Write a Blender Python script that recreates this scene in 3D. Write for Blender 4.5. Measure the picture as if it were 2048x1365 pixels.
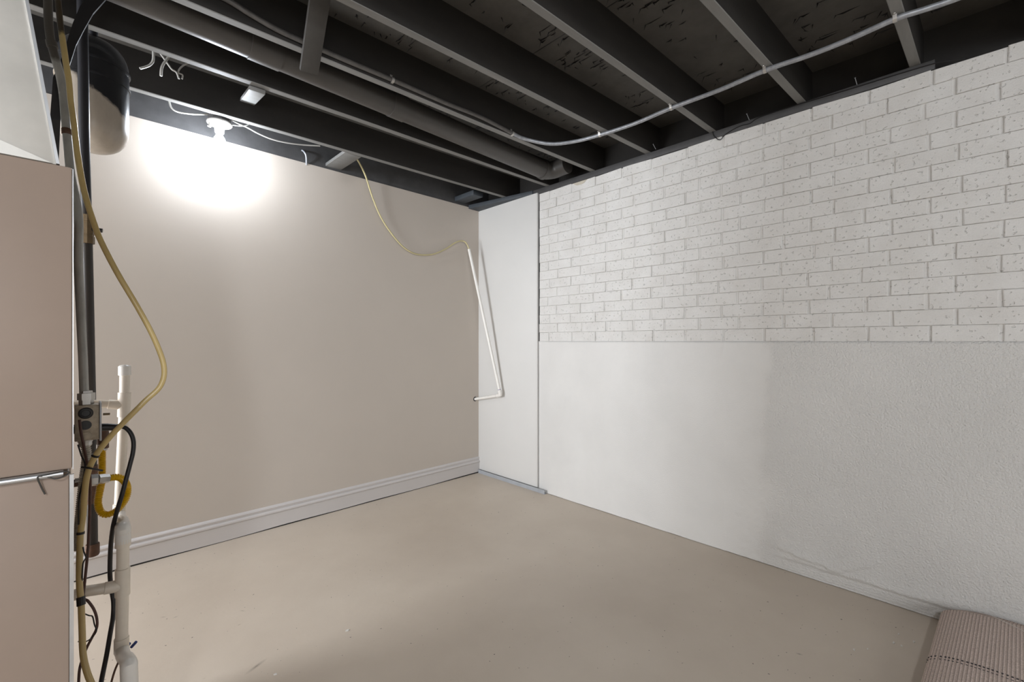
import bpy, bmesh, math, random
from mathutils import Vector, Matrix, noise
random.seed(7)
SC = bpy.context.scene
COL = SC.collection
for o in list(bpy.data.objects):
    bpy.data.objects.remove(o)

# ------------------------------------------------------------------ camera
FPX, YAW, EYE = 889.0, math.radians(44.55), 1.152
cam_d = bpy.data.cameras.new('camera')
cam_d.sensor_width = 36.0
cam_d.lens = 36.0 * FPX / 2048.0
cam_d.clip_start = 0.02
cam = bpy.data.objects.new('camera', cam_d)
cam.location = (0, 0, EYE)
cam.rotation_euler = (math.pi / 2, 0, -YAW)
COL.objects.link(cam)
SC.camera = cam

# ------------------------------------------------------------------ world, exposure, lights
W = bpy.data.worlds.new('world')
SC.world = W
W.use_nodes = True
W.node_tree.nodes['Background'].inputs[0].default_value = (0.9, 0.95, 1.0, 1)
W.node_tree.nodes['Background'].inputs[1].default_value = 0.0
SC.view_settings.view_transform = 'Standard'
SC.view_settings.look = 'None'
SC.view_settings.exposure = 0.09
SC.view_settings.gamma = 1.0
SC.view_settings.use_curve_mapping = False
BULB_STRENGTH = 300.0          # emission of the visible bulb's glass

def lamp(name, loc, power, radius, color=(0.93, 0.98, 1.05)):
    d = bpy.data.lights.new(name, 'POINT')
    d.energy = power
    d.shadow_soft_size = radius
    d.color = color
    o = bpy.data.objects.new(name, d)
    o.location = loc
    COL.objects.link(o)
    return o
def panel(name, loc, look, sx, sy, power, color=(0.93, 0.98, 1.05)):
    d = bpy.data.lights.new(name, 'AREA')
    d.shape = 'RECTANGLE'
    d.size, d.size_y = sx, sy
    d.energy = power
    d.color = color
    o = bpy.data.objects.new(name, d)
    o.location = loc
    o.rotation_euler = Vector(look).to_track_quat('-Z', 'Y').to_euler()
    COL.objects.link(o)
    return o
# added fill lights with no visible source: panels behind the viewer and beyond the
# furnace on the left, and a point light overhead behind the viewer
P_REAR, P_LEFT, P_LAMP = 86.0, 118.0, 82.0
panel('rear_fill', (-0.6, -3.1, 1.35), (0.15, 1, 0), 3.2, 1.7, P_REAR)
panel('left_fill', (-2.5, 2.52, 1.25), (1, 0, 0), 0.85, 1.7, P_LEFT)
lamp('overhead_fill', (-0.9, -0.9, 2.2), P_LAMP, 0.10)

# ------------------------------------------------------------------ helpers
SY, CY = math.sin(YAW), math.cos(YAW)
def ray(px, py):
    r = (px - 1024.0) / FPX
    return Vector((r * CY + SY, -r * SY + CY, (682.5 - py) / FPX))
def at_x(px, py, X):
    d = ray(px, py); return Vector((0, 0, EYE)) + d * (X / d.x)
def at_y(px, py, Y):
    d = ray(px, py); return Vector((0, 0, EYE)) + d * (Y / d.y)
def at_z(px, py, Z):
    d = ray(px, py); return Vector((0, 0, EYE)) + d * ((Z - EYE) / d.z)
def along_y(pts, Y):
    """pixels on the photograph -> points on the plane Y (Y a number or one per point)"""
    return [at_y(p[0], p[1], p[2] if len(p) > 2 else Y) for p in pts]

def srgb(r, g, b):
    def f(c):
        c /= 255.0
        return c / 12.92 if c <= 0.04045 else ((c + 0.055) / 1.055) ** 2.4
    return (f(r), f(g), f(b), 1.0)

class N:
    """small node-tree writer"""
    def __init__(self, name, rough=0.5, metal=0.0, spec=0.5):
        self.m = bpy.data.materials.new(name)
        self.m.use_nodes = True
        self.t = self.m.node_tree
        self.b = self.t.nodes['Principled BSDF']
        self.b.inputs['Roughness'].default_value = rough
        self.b.inputs['Metallic'].default_value = metal
        self.b.inputs['Specular IOR Level'].default_value = spec
    def n(self, typ, **kw):
        x = self.t.nodes.new(typ)
        for k, v in kw.items():
            setattr(x, k, v)
        return x
    def l(self, a, b):
        self.t.links.new(a, b)
    def coord(self, scale=(1, 1, 1), world=True):
        if world:
            g = self.n('ShaderNodeNewGeometry').outputs['Position']
        else:
            g = self.n('ShaderNodeTexCoord').outputs['Object']
        mp = self.n('ShaderNodeMapping')
        mp.inputs['Scale'].default_value = scale
        self.l(g, mp.inputs['Vector'])
        return mp.outputs['Vector']
    def noise(self, scale, detail=4, rough=0.55, stretch=(1, 1, 1)):
        x = self.n('ShaderNodeTexNoise')
        x.inputs['Scale'].default_value = scale
        x.inputs['Detail'].default_value = detail
        x.inputs['Roughness'].default_value = rough
        self.l(self.coord(stretch), x.inputs['Vector'])
        return x.outputs['Fac']
    def ramp(self, fac, stops):
        x = self.n('ShaderNodeValToRGB')
        e = x.color_ramp.elements
        while len(e) < len(stops):
            e.new(0.5)
        for i, (p, c) in enumerate(stops):
            e[i].position = p
            e[i].color = c if len(c) == 4 else (*c, 1)
        self.l(fac, x.inputs['Fac'])
        return x.outputs['Color']
    def mix(self, fac, a, b):
        x = self.n('ShaderNodeMix', data_type='RGBA')
        for sock, v in ((x.inputs[0], fac), (x.inputs[6], a), (x.inputs[7], b)):
            if isinstance(v, (int, float)):
                sock.default_value = v
            elif isinstance(v, tuple):
                sock.default_value = v
            else:
                self.l(v, sock)
        return x.outputs[2]
    def math(self, op, a, b=None, clamp=False):
        x = self.n('ShaderNodeMath', operation=op)
        x.use_clamp = clamp
        for i, v in enumerate((a, b)):
            if v is None:
                continue
            if isinstance(v, (int, float)):
                x.inputs[i].default_value = v
            else:
                self.l(v, x.inputs[i])
        return x.outputs[0]
    def axis(self, i):
        s = self.n('ShaderNodeSeparateXYZ')
        self.l(self.n('ShaderNodeNewGeometry').outputs['Position'], s.inputs[0])
        return s.outputs[i]
    def color(self, c):
        if isinstance(c, tuple):
            self.b.inputs['Base Color'].default_value = c
        else:
            self.l(c, self.b.inputs['Base Color'])
        return self
    def bump(self, h, strength=0.2, dist=0.002):
        x = self.n('ShaderNodeBump')
        x.inputs['Strength'].default_value = strength
        x.inputs['Distance'].default_value = dist
        self.l(h, x.inputs['Height'])
        self.l(x.outputs[0], self.b.inputs['Normal'])
        return self

def mottled(name, c, var=0.06, scale=6, rough=0.5, metal=0.0, bump=None, spec=0.5, stretch=(1, 1, 1)):
    k = N(name, rough, metal, spec)
    a = tuple(x * (1 - var) for x in c[:3]) + (1,)
    b = tuple(min(1, x * (1 + var)) for x in c[:3]) + (1,)
    k.color(k.ramp(k.noise(scale, 5, 0.6, stretch), [(0.3, a), (0.7, b)]))
    if bump:
        k.bump(k.noise(bump[0], 4), bump[1], bump[2])
    return k.m

# ------------------------------------------------------------------ materials
M = {}
M['wall_greige'] = mottled('greige_wall_paint', srgb(194, 184, 173), 0.02, 2, 0.55, bump=(160, 0.25, 0.0006))
M['wall_white'] = mottled('white_wall_paint', srgb(214, 212, 208), 0.015, 3, 0.5, bump=(140, 0.2, 0.0006))
M['back_wall'] = mottled('plain_wall_paint', srgb(205, 198, 188), 0.02, 2, 0.6)
def brick_paint():
    k = N('painted_brick', 0.5)
    k.color(k.ramp(k.noise(9, 4), [(0.3, srgb(215, 212, 207)), (0.7, srgb(224, 222, 218))]))
    h1 = k.noise(150, 4, 0.65)
    pit = k.ramp(k.noise(70, 2, 0.5), [(0.28, (0, 0, 0)), (0.36, (1, 1, 1))])
    h = k.math('ADD', k.math('MULTIPLY', h1, 0.5), k.math('MULTIPLY', pit, 0.9))
    k.bump(h, 0.75, 0.0045)
    return k.m
M['brick'] = brick_paint()
def parge_paint():
    k = N('painted_parging', 0.5)
    k.color(k.ramp(k.noise(2.5, 4), [(0.3, srgb(215, 213, 209)), (0.7, srgb(223, 221, 217))]))
    # the trowelled patch stays smooth, the older coat beside it is stippled
    edge = k.math('ADD', k.axis(1), k.math('MULTIPLY', k.noise(5, 3), 0.3))
    rough = k.ramp(edge, [(0.0, (1, 1, 1)), (0.84, (1, 1, 1)), (0.9, (0.14, 0.14, 0.14)), (1.0, (0.14, 0.14, 0.14))])
    h = k.math('MULTIPLY', k.noise(120, 4, 0.6), rough)
    k.bump(h, 0.9, 0.007)
    return k.m
M['parging'] = parge_paint()
def floor_paint():
    k = N('painted_concrete_floor', 0.42)
    base = k.ramp(k.noise(1.6, 6, 0.6), [(0.3, srgb(196, 182, 166)), (0.7, srgb(208, 195, 179))])
    speck = k.ramp(k.noise(75, 2, 0.4), [(0.235, (1, 1, 1)), (0.255, (0, 0, 0))])
    c = k.mix(speck, base, srgb(96, 86, 76))
    scuff = k.ramp(k.noise(14, 2, 0.5, (1, 4, 1)), [(0.20, (0.7, 0.7, 0.7)), (0.24, (0, 0, 0))])
    c = k.mix(scuff, c, srgb(132, 118, 104))
    for (px, py, qx, qy, wd, col_) in ((488, 1352, 536, 1316, 0.010, srgb(92, 80, 68)), (478, 1222, 492, 1223, 0.004, srgb(96, 84, 72)), (1590, 1307, 1607, 1311, 0.006, srgb(70, 58, 50)), (319, 1236, 334, 1234, 0.004, srgb(92, 80, 68)), (344, 1238, 358, 1232, 0.004, srgb(92, 80, 68))):
        A_, B_ = at_z(px, py, 0.0), at_z(qx, qy, 0.0)
        mp = k.n('ShaderNodeMapping', vector_type='TEXTURE')
        k.l(k.n('ShaderNodeNewGeometry').outputs['Position'], mp.inputs['Vector'])
        mp.inputs['Location'].default_value = (A_ + B_) / 2
        mp.inputs['Rotation'].default_value = (0, 0, math.atan2(B_.y - A_.y, B_.x - A_.x))
        mp.inputs['Scale'].default_value = ((B_ - A_).length / 2, wd, 1)
        ln = k.n('ShaderNodeVectorMath', operation='LENGTH'); k.l(mp.outputs[0], ln.inputs[0])
        c = k.mix(k.ramp(ln.outputs['Value'], [(0.0, (0.75, 0.75, 0.75)), (0.35, (0.3, 0.3, 0.3)), (1.0, (0, 0, 0))]), c, col_)
    k.color(c)
    k.b.inputs['Roughness'].default_value = 0.45
    k.bump(k.noise(26, 5, 0.6), 0.25, 0.003)
    return k.m
M['floor'] = floor_paint()
M['joist_side'] = mottled('black_sprayed_joist', srgb(38, 35, 32), 0.25, 9, 0.75, bump=(60, 0.3, 0.002), stretch=(0.3, 1, 1))
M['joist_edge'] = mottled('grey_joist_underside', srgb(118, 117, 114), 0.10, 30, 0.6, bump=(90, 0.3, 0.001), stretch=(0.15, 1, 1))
def subfloor_mat():
    k = N('black_sprayed_subfloor', 0.75)
    c = k.ramp(k.noise(7, 6, 0.65), [(0.25, srgb(68, 65, 61)), (0.75, srgb(88, 85, 80))])
    k.color(c)
    k.bump(k.noise(80, 4), 0.3, 0.002)
    return k.m
M['subfloor'] = subfloor_mat()
M['sill'] = mottled('black_painted_sill', srgb(72, 71, 71), 0.15, 14, 0.6, bump=(60, 0.3, 0.002))
M['blue_board'] = mottled('slate_grey_blocking', srgb(62, 67, 72), 0.15, 12, 0.6, bump=(50, 0.3, 0.002))
M['dark_board'] = mottled('dark_grey_bridging', srgb(60, 57, 53), 0.15, 14, 0.65, bump=(60, 0.3, 0.002))
M['baseboard'] = mottled('white_semi_gloss_trim', srgb(203, 198, 195), 0.01, 4, 0.32)
M['track'] = mottled('zinc_track', srgb(176, 180, 185), 0.06, 20, 0.4, 0.3)
M['furnace'] = mottled('tan_enamel', srgb(154, 136, 122), 0.035, 5, 0.4, bump=(40, 0.1, 0.001))
M['furnace_edge'] = mottled('bare_steel_edge', srgb(190, 190, 190), 0.06, 20, 0.3, 0.8)
M['galv'] = mottled('galvanised_sheet', srgb(196, 192, 184), 0.10, 9, 0.42, 0.4)
M['black'] = mottled('black_plastic', srgb(28, 27, 28), 0.1, 20, 0.4)
M['cord'] = mottled('black_rubber_cord', srgb(32, 30, 31), 0.1, 20, 0.45)
M['pvc'] = mottled('white_pvc', srgb(235, 231, 224), 0.03, 14, 0.3)
M['pvc_aged'] = mottled('grubby_pvc', srgb(234, 224, 209), 0.05, 16, 0.35)
M['yellow_gas'] = mottled('yellow_coated_gas_hose', srgb(214, 168, 10), 0.08, 40, 0.35)
M['nut'] = mottled('zinc_nut', srgb(188, 185, 180), 0.04, 20, 0.35, 0.7)
M['brass'] = mottled('dull_brass', srgb(112, 94, 68), 0.15, 40, 0.5, 0.3)
M['rust'] = mottled('rusty_iron_cap', srgb(92, 66, 50), 0.25, 60, 0.6, 0.2)
M['brown_wire'] = mottled('brown_wire', srgb(78, 50, 42), 0.15, 40, 0.5)
M['white_wire'] = mottled('white_cable_sheath', srgb(190, 188, 182), 0.06, 30, 0.45)
M['box'] = mottled('stained_steel_box', srgb(168, 156, 138), 0.3, 45, 0.45, 0.25)
M['whip'] = mottled('flexible_metal_conduit', srgb(186, 181, 170), 0.15, 60, 0.35, 0.35)
M['bx'] = mottled('grey_armoured_cable', srgb(150, 152, 156), 0.22, 45, 0.4, 0.35, bump=(160, 0.3, 0.001))
M['bx_black'] = mottled('black_sprayed_cable', srgb(84, 81, 78), 0.22, 45, 0.5, 0.1, bump=(160, 0.3, 0.001))
M['drain'] = mottled('dark_grey_painted_drain_pipe', srgb(68, 65, 62), 0.08, 8, 0.42)
M['porcelain'] = mottled('white_porcelain', srgb(168, 166, 161), 0.02, 10, 0.3)
M['blue_bit'] = mottled('blue_plastic', srgb(38, 62, 130), 0.05, 20, 0.4)
M['chip'] = mottled('white_paint_chip', srgb(225, 221, 214), 0.03, 20, 0.6)
M['bare_patch'] = mottled('bare_plaster', srgb(196, 187, 172), 0.05, 30, 0.7)
M['purple'] = mottled('purple_primer', srgb(104, 84, 140), 0.1, 40, 0.5)

def oversprayed(name, low, z0, rough, metal, wob=0.06, dark=srgb(34, 34, 36), var=0.10, stretch=(1, 1, 0.3), slope=0.0, x0=0.0):
    """paint that really ends at a ragged line at the height z0: black above, bare below"""
    k = N(name, rough, metal)
    a = tuple(x * (1 - var) for x in low[:3]) + (1,)
    b = tuple(min(1, x * (1 + var)) for x in low[:3]) + (1,)
    base = k.ramp(k.noise(22, 5, 0.65, stretch), [(0.3, a), (0.7, b)])
    z = k.math('ADD', k.axis(2), k.math('MULTIPLY', k.math('SUBTRACT', k.noise(16, 5, 0.65), 0.5), wob * 2))
    if slope:
        z = k.math('ADD', z, k.math('MULTIPLY', k.math('SUBTRACT', k.axis(0), x0), slope))
    f = k.math('MULTIPLY', k.math('SUBTRACT', z, z0), 60, clamp=True)
    k.color(k.mix(f, base, dark))
    k.l(k.math('MULTIPLY', k.math('SUBTRACT', 1.0, f), metal), k.b.inputs['Metallic'])
    return k.m
M['tank'] = oversprayed('tank_half_sprayed_black', srgb(168, 158, 145), 2.10, 0.28, 0.0, 0.035, slope=0.75, x0=0.058)
M['tube'] = oversprayed('aged_vinyl_tubing', srgb(196, 172, 116), 1.955, 0.3, 0.0, 0.05, dark=srgb(70, 60, 46))
M['emt'] = oversprayed('galvanised_conduit', srgb(172, 171, 166), 1.925, 0.42, 0.2, 0.02, dark=srgb(84, 79, 72), var=0.25)
M['gas_pipe'] = oversprayed('black_iron_pipe', srgb(50, 45, 41), 1.62, 0.42, 0.1, 0.03, dark=srgb(38, 38, 42), var=0.2)
M['tube_thin'] = mottled('yellowed_vinyl_tube', srgb(196, 184, 140), 0.06, 20, 0.3)

def carpet_mat():
    k = N('taupe_ribbed_carpet', 0.95, 0, 0.1)
    tc = k.n('ShaderNodeTexCoord').outputs['UV']
    s = k.n('ShaderNodeSeparateXYZ'); k.l(tc, s.inputs[0])
    n = k.noise(300, 3, 0.7)
    base = k.ramp(n, [(0.3, srgb(178, 159, 149)), (0.72, srgb(240, 222, 211))])
    rib = k.math('SINE', k.math('MULTIPLY', s.outputs[1], 2 * math.pi / 0.0092))
    ribf = k.ramp(rib, [(0.0, (0.60, 0.60, 0.60)), (0.55, (0, 0, 0))])
    # ramp input is clamped at 0: remap -1..1 first
    rib01 = k.math('MULTIPLY', k.math('ADD', rib, 1.0), 0.5)
    ribf = k.ramp(rib01, [(0.0, (0.6, 0.6, 0.6)), (0.22, (0, 0, 0))])
    c = k.mix(ribf, base, srgb(104, 91, 85))
    k.color(c)
    k.bump(k.math('ADD', k.math('MULTIPLY', rib01, 0.8), k.math('MULTIPLY', n, 0.8)), 0.6, 0.004)
    return k.m
M['carpet'] = carpet_mat()
M['stripe'] = mottled('charcoal_yarn', srgb(58, 54, 56), 0.1, 60, 0.95)
def bulb_mat():
    k = N('lit_bulb_glass', 0.3)
    k.color((0.9, 0.9, 0.88, 1))
    k.b.inputs['Emission Color'].default_value = (0.90, 0.98, 1.09, 1)
    k.b.inputs['Emission Strength'].default_value = BULB_STRENGTH
    return k.m
M['bulb'] = bulb_mat()

# ------------------------------------------------------------------ mesh builder
class MB:
    def __init__(self):
        self.v, self.f, self.mi, self.uv = [], [], [], None
    def add(self, vs, fs, mi=0):
        o = len(self.v)
        self.v += [Vector(p) for p in vs]
        self.f += [tuple(i + o for i in q) for q in fs]
        self.mi += [mi] * len(fs)
        return self
    def box(self, lo, hi, mi=0):
        (a, b, c), (d, e, g) = lo, hi
        return self.hexa([(a, b, c), (d, b, c), (d, e, c), (a, e, c), (a, b, g), (d, b, g), (d, e, g), (a, e, g)], mi)
    def hexa(self, p, mi=0):
        return self.add(p, [(0, 3, 2, 1), (4, 5, 6, 7), (0, 1, 5, 4), (1, 2, 6, 5), (2, 3, 7, 6), (3, 0, 4, 7)], mi)
    def tube(self, pts, r, seg=12, smooth=0, caps=True, corr=None, mi=0, flat=None):
        """sweep along pts; r a number or list per point; corr=(pitch, depth) corrugation"""
        pts = [Vector(p) for p in pts]
        if smooth:
            pts, r = catmull(pts, r, smooth)
        elif not isinstance(r, (list, tuple)):
            r = [r] * len(pts)
        if corr:
            pts, r = corrugate(pts, r, *corr)
        t0 = (pts[1] - pts[0]).normalized()
        ref = Vector((0, 0, 1)) if abs(t0.z) < 0.9 else Vector((0, 1, 0))
        nrm = (ref - t0 * ref.dot(t0)).normalized()
        rings = []
        for i, p in enumerate(pts):
            if i == 0: t = pts[1] - pts[0]
            elif i == len(pts) - 1: t = pts[-1] - pts[-2]
            else: t = (pts[i + 1] - pts[i]).normalized() + (pts[i] - pts[i - 1]).normalized()
            t.normalize()
            nrm = (nrm - t * nrm.dot(t)).normalized()
            bn = t.cross(nrm)
            fl = flat or (1, 1)
            rings.append([p + (nrm * math.cos(a) * fl[0] + bn * math.sin(a) * fl[1]) * r[i] for a in [2 * math.pi * k / seg for k in range(seg)]])
        vs = [q for g in rings for q in g]
        fs = []
        for i in range(len(rings) - 1):
            for k in range(seg):
                k2 = (k + 1) % seg
                fs.append((i * seg + k, i * seg + k2, (i + 1) * seg + k2, (i + 1) * seg + k))
        if caps:
            fs.append(tuple(range(seg - 1, -1, -1)))
            b = (len(rings) - 1) * seg
            fs.append(tuple(b + k for k in range(seg)))
        return self.add(vs, fs, mi)
    def lathe(self, base, axis, prof, seg=20, mi=0):
        """prof: list of (distance along axis, radius)"""
        ax = Vector(axis).normalized()
        base = Vector(base)
        ref = Vector((0, 0, 1)) if abs(ax.z) < 0.9 else Vector((1, 0, 0))
        u = (ref - ax * ref.dot(ax)).normalized(); w = ax.cross(u)
        vs, fs = [], []
        for d, r in prof:
            for k in range(seg):
                a = 2 * math.pi * k / seg
                vs.append(base + ax * d + (u * math.cos(a) + w * math.sin(a)) * max(r, 1e-5))
        for i in range(len(prof) - 1):
            for k in range(seg):
                k2 = (k + 1) % seg
                fs.append((i * seg + k, i * seg + k2, (i + 1) * seg + k2, (i + 1) * seg + k))
        fs.append(tuple(range(seg - 1, -1, -1)))
        b = (len(prof) - 1) * seg
        fs.append(tuple(b + k for k in range(seg)))
        return self.add(vs, fs, mi)
    def build(self, name, mats, parent=None, smooth=False, bevel=0.0, angle=40):
        me = bpy.data.meshes.new(name)
        me.from_pydata([tuple(p) for p in self.v], [], self.f)
        if not isinstance(mats, (list, tuple)):
            mats = [mats]
        for m in mats:
            me.materials.append(m)
        for p, i in zip(me.polygons, self.mi):
            p.material_index = i
        bm = bmesh.new(); bm.from_mesh(me)
        bmesh.ops.recalc_face_normals(bm, faces=bm.faces)
        if bevel:
            bmesh.ops.bevel(bm, geom=[e for e in bm.edges], offset=bevel, segments=2, profile=0.5, affect='EDGES', clamp_overlap=True)
        if smooth or bevel:
            for fc in bm.faces: fc.smooth = True
            for e in bm.edges:
                if len(e.link_faces) == 2 and e.calc_face_angle(0) > math.radians(angle):
                    e.smooth = False
        bm.to_mesh(me); bm.free()
        o = bpy.data.objects.new(name, me)
        COL.objects.link(o)
        if parent:
            o.parent = parent
            o.matrix_parent_inverse = parent.matrix_world.inverted()
        return o

def catmull(pts, r, n):
    if not isinstance(r, (list, tuple)):
        r = [r] * len(pts)
    out, ro = [], []
    P = [pts[0] * 2 - pts[1]] + list(pts) + [pts[-1] * 2 - pts[-2]]
    for i in range(len(pts) - 1):
        a, b, c, d = P[i:i + 4]
        for k in range(n):
            t = k / n
            out.append(0.5 * ((2 * b) + (c - a) * t + (2 * a - 5 * b + 4 * c - d) * t * t + (3 * b - a - 3 * c + d) * t ** 3))
            ro.append(r[i] + (r[i + 1] - r[i]) * t)
    out.append(pts[-1]); ro.append(r[-1])
    return out, ro

def corrugate(pts, r, pitch, depth):
    ln = [0.0]
    for a, b in zip(pts, pts[1:]):
        ln.append(ln[-1] + (b - a).length)
    tot = ln[-1]; n = max(2, int(tot / pitch)) * 2
    out, ro = [], []
    j = 0
    for k in range(n + 1):
        s = tot * k / n
        while j < len(ln) - 2 and ln[j + 1] < s: j += 1
        t = (s - ln[j]) / max(1e-9, ln[j + 1] - ln[j])
        out.append(pts[j].lerp(pts[j + 1], t))
        ro.append(r[j] - (depth if k % 2 else 0))
    return out, ro

def empty(name, loc):
    o = bpy.data.objects.new(name, None)
    o.location = loc
    COL.objects.link(o)
    bpy.context.view_layer.update()
    return o
def tag(o, label=None, cat=None, group=None, kind=None):
    if label: o['label'] = label
    if cat: o['category'] = cat
    if group: o['group'] = group
    if kind: o['kind'] = kind
    return o
def struct(o, label):
    return tag(o, label, None, None, 'structure')

# ------------------------------------------------------------------ room dimensions
YL = 2.986           # face of the partition on the left of the picture
XR = 2.543           # face of the brick wall
XP = 2.527           # face of the drywall panel in the corner
YP = 2.288           # where the panel ends and the brick begins
ZJ, ZS = 2.322, 2.506   # underside of joists, underside of subfloor
ZB = 1.150           # bottom of the exposed brick
HC = 0.0667          # brick course
NC = 17
ZT = ZB + HC * NC    # top of the brick
X0, Y0 = -2.6, -3.2  # far sides of the basement behind the camera

# ------------------------------------------------------------------ floor
b = MB(); b.box((X0 - 0.1, Y0 - 0.1, -0.15), (XR + 0.25, YL + 0.25, 0.0))
floor = struct(b.build('floor', M['floor']), 'beige painted concrete floor with small specks and scuffs')

# ------------------------------------------------------------------ left partition wall
b = MB(); b.box((X0, YL, 0), (XR + 0.2, YL + 0.09, 2.304))
wall_left = struct(b.build('wall_left', M['wall_greige']), 'smooth greige painted partition wall behind the bulb')

# baseboard: one moulded profile extruded along the wall
prof = [(0.0, 0.004), (0.0115, 0.004), (0.0115, 0.088), (0.0100, 0.0895), (0.0160, 0.093), (0.0185, 0.098), (0.0178, 0.105), (0.0130, 0.1105), (0.0070, 0.113), (0.0065, 0.121), (0.0110, 0.1225), (0.0125, 0.127), (0.0105, 0.133), (0.0050, 0.138), (0.0, 0.140)]
b = MB(); vs = []; n = len(prof); xs = [-0.6 + i * (XP + 0.6) / 60 for i in range(61)]
for i, x in enumerate(xs):
    gap = 0.0065 + 0.0055 * noise.noise(Vector((x * 2.2, 0.3, 0)))
    for j, (d, z) in enumerate(prof):
        vs.append((x, YL - d, z if j > 1 else max(0.001, gap)))
fs = [(i * n + j, i * n + (j + 1) % n, (i + 1) * n + (j + 1) % n, (i + 1) * n + j) for i in range(60) for j in range(n)]
fs += [tuple(range(n)), tuple(60 * n + j for j in range(n))]
b.add(vs, fs)
struct(b.build('baseboard_left', M['baseboard'], smooth=True, angle=25), 'white moulded baseboard along the greige wall')
# black strip put in as the shade of the gap under the baseboard
b = MB(); b.box((-0.6, YL - 0.009, 0.0), (XP - 0.002, YL - 0.001, 0.012))
b.build('gap_shade', M['black'], bpy.data.objects['baseboard_left'])

# ------------------------------------------------------------------ right brick wall
b = MB(); b.box((XR + 0.0065, Y0, ZB - 0.003), (XR + 0.22, YL + 0.2, ZT - 0.004))
b.box((XR + 0.02, Y0, 0), (XR + 0.22, YL + 0.2, ZB))
wall_right = struct(b.build('wall_right', M['brick']), 'white painted brick wall with parged lower half')

# bricks, one object each
YEND = -0.75
def brick(y0, y1, z0, z1, top=False):
    dx = random.uniform(-0.0012, 0.0016)
    tl = random.uniform(-0.0014, 0.0014)
    bv = random.uniform(0.0022, 0.0038)
    x = XR - dx
    j = lambda s=0.0012: random.uniform(-s, s)
    c = [(y0 + j(), z0 + j(0.0005)), (y1 + j(), z0 + j(0.0005)), (y1 + j(), z1 + j(0.0005)), (y0 + j(), z1 + j(0.0005))]
    if top:   # ragged upper edge under the sill
        c[2] = (c[2][0], c[2][1] + random.uniform(-0.007, 0.002)); c[3] = (c[3][0], c[3][1] + random.uniform(-0.007, 0.002))
    my, mz = (y0 + y1) / 2, (z0 + z1) / 2
    back = [(XR + 0.02, p, q) for p, q in c]
    mid = [(x + bv * 0.75 + tl * (1 if p > my else -1), p, q) for p, q in c]
    fr = []
    for p, q in c:
        fr.append((x + tl * (1 if p > my else -1), p + (bv * 1.3 if p < my else -bv * 1.3), q + (bv * 0.36 if q < mz else -bv * 0.36)))
    m = MB()
    vs = back + mid + fr
    fs = [(0, 1, 5, 4), (1, 2, 6, 5), (2, 3, 7, 6), (3, 0, 4, 7), (4, 5, 9, 8), (5, 6, 10, 9), (6, 7, 11, 10), (7, 4, 8, 11), (8, 9, 10, 11)]
    m.add(vs, fs)
    m.build('brick', M['brick'], wall_right)
PITCH = 0.2084
for r in range(NC):
    z0 = ZB + HC * r
    off = 1.980 if r % 2 == 0 else 1.8905
    off += random.uniform(-0.012, 0.012)
    ys = [YP - 0.001]
    y = off + 2 * PITCH
    while y > YEND:
        jy = y + random.uniform(-0.008, 0.008)
        if y < YP - 0.03: ys.append(jy)
        y -= PITCH
    for a, c in zip(ys, ys[1:]):
        hj = random.uniform(0.008, 0.0125) / 2
        brick(c + hj, a - (hj if a < YP - 0.002 else 0.003), z0 + 0.0007, z0 + HC - 0.0006, r == NC - 1)

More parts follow.
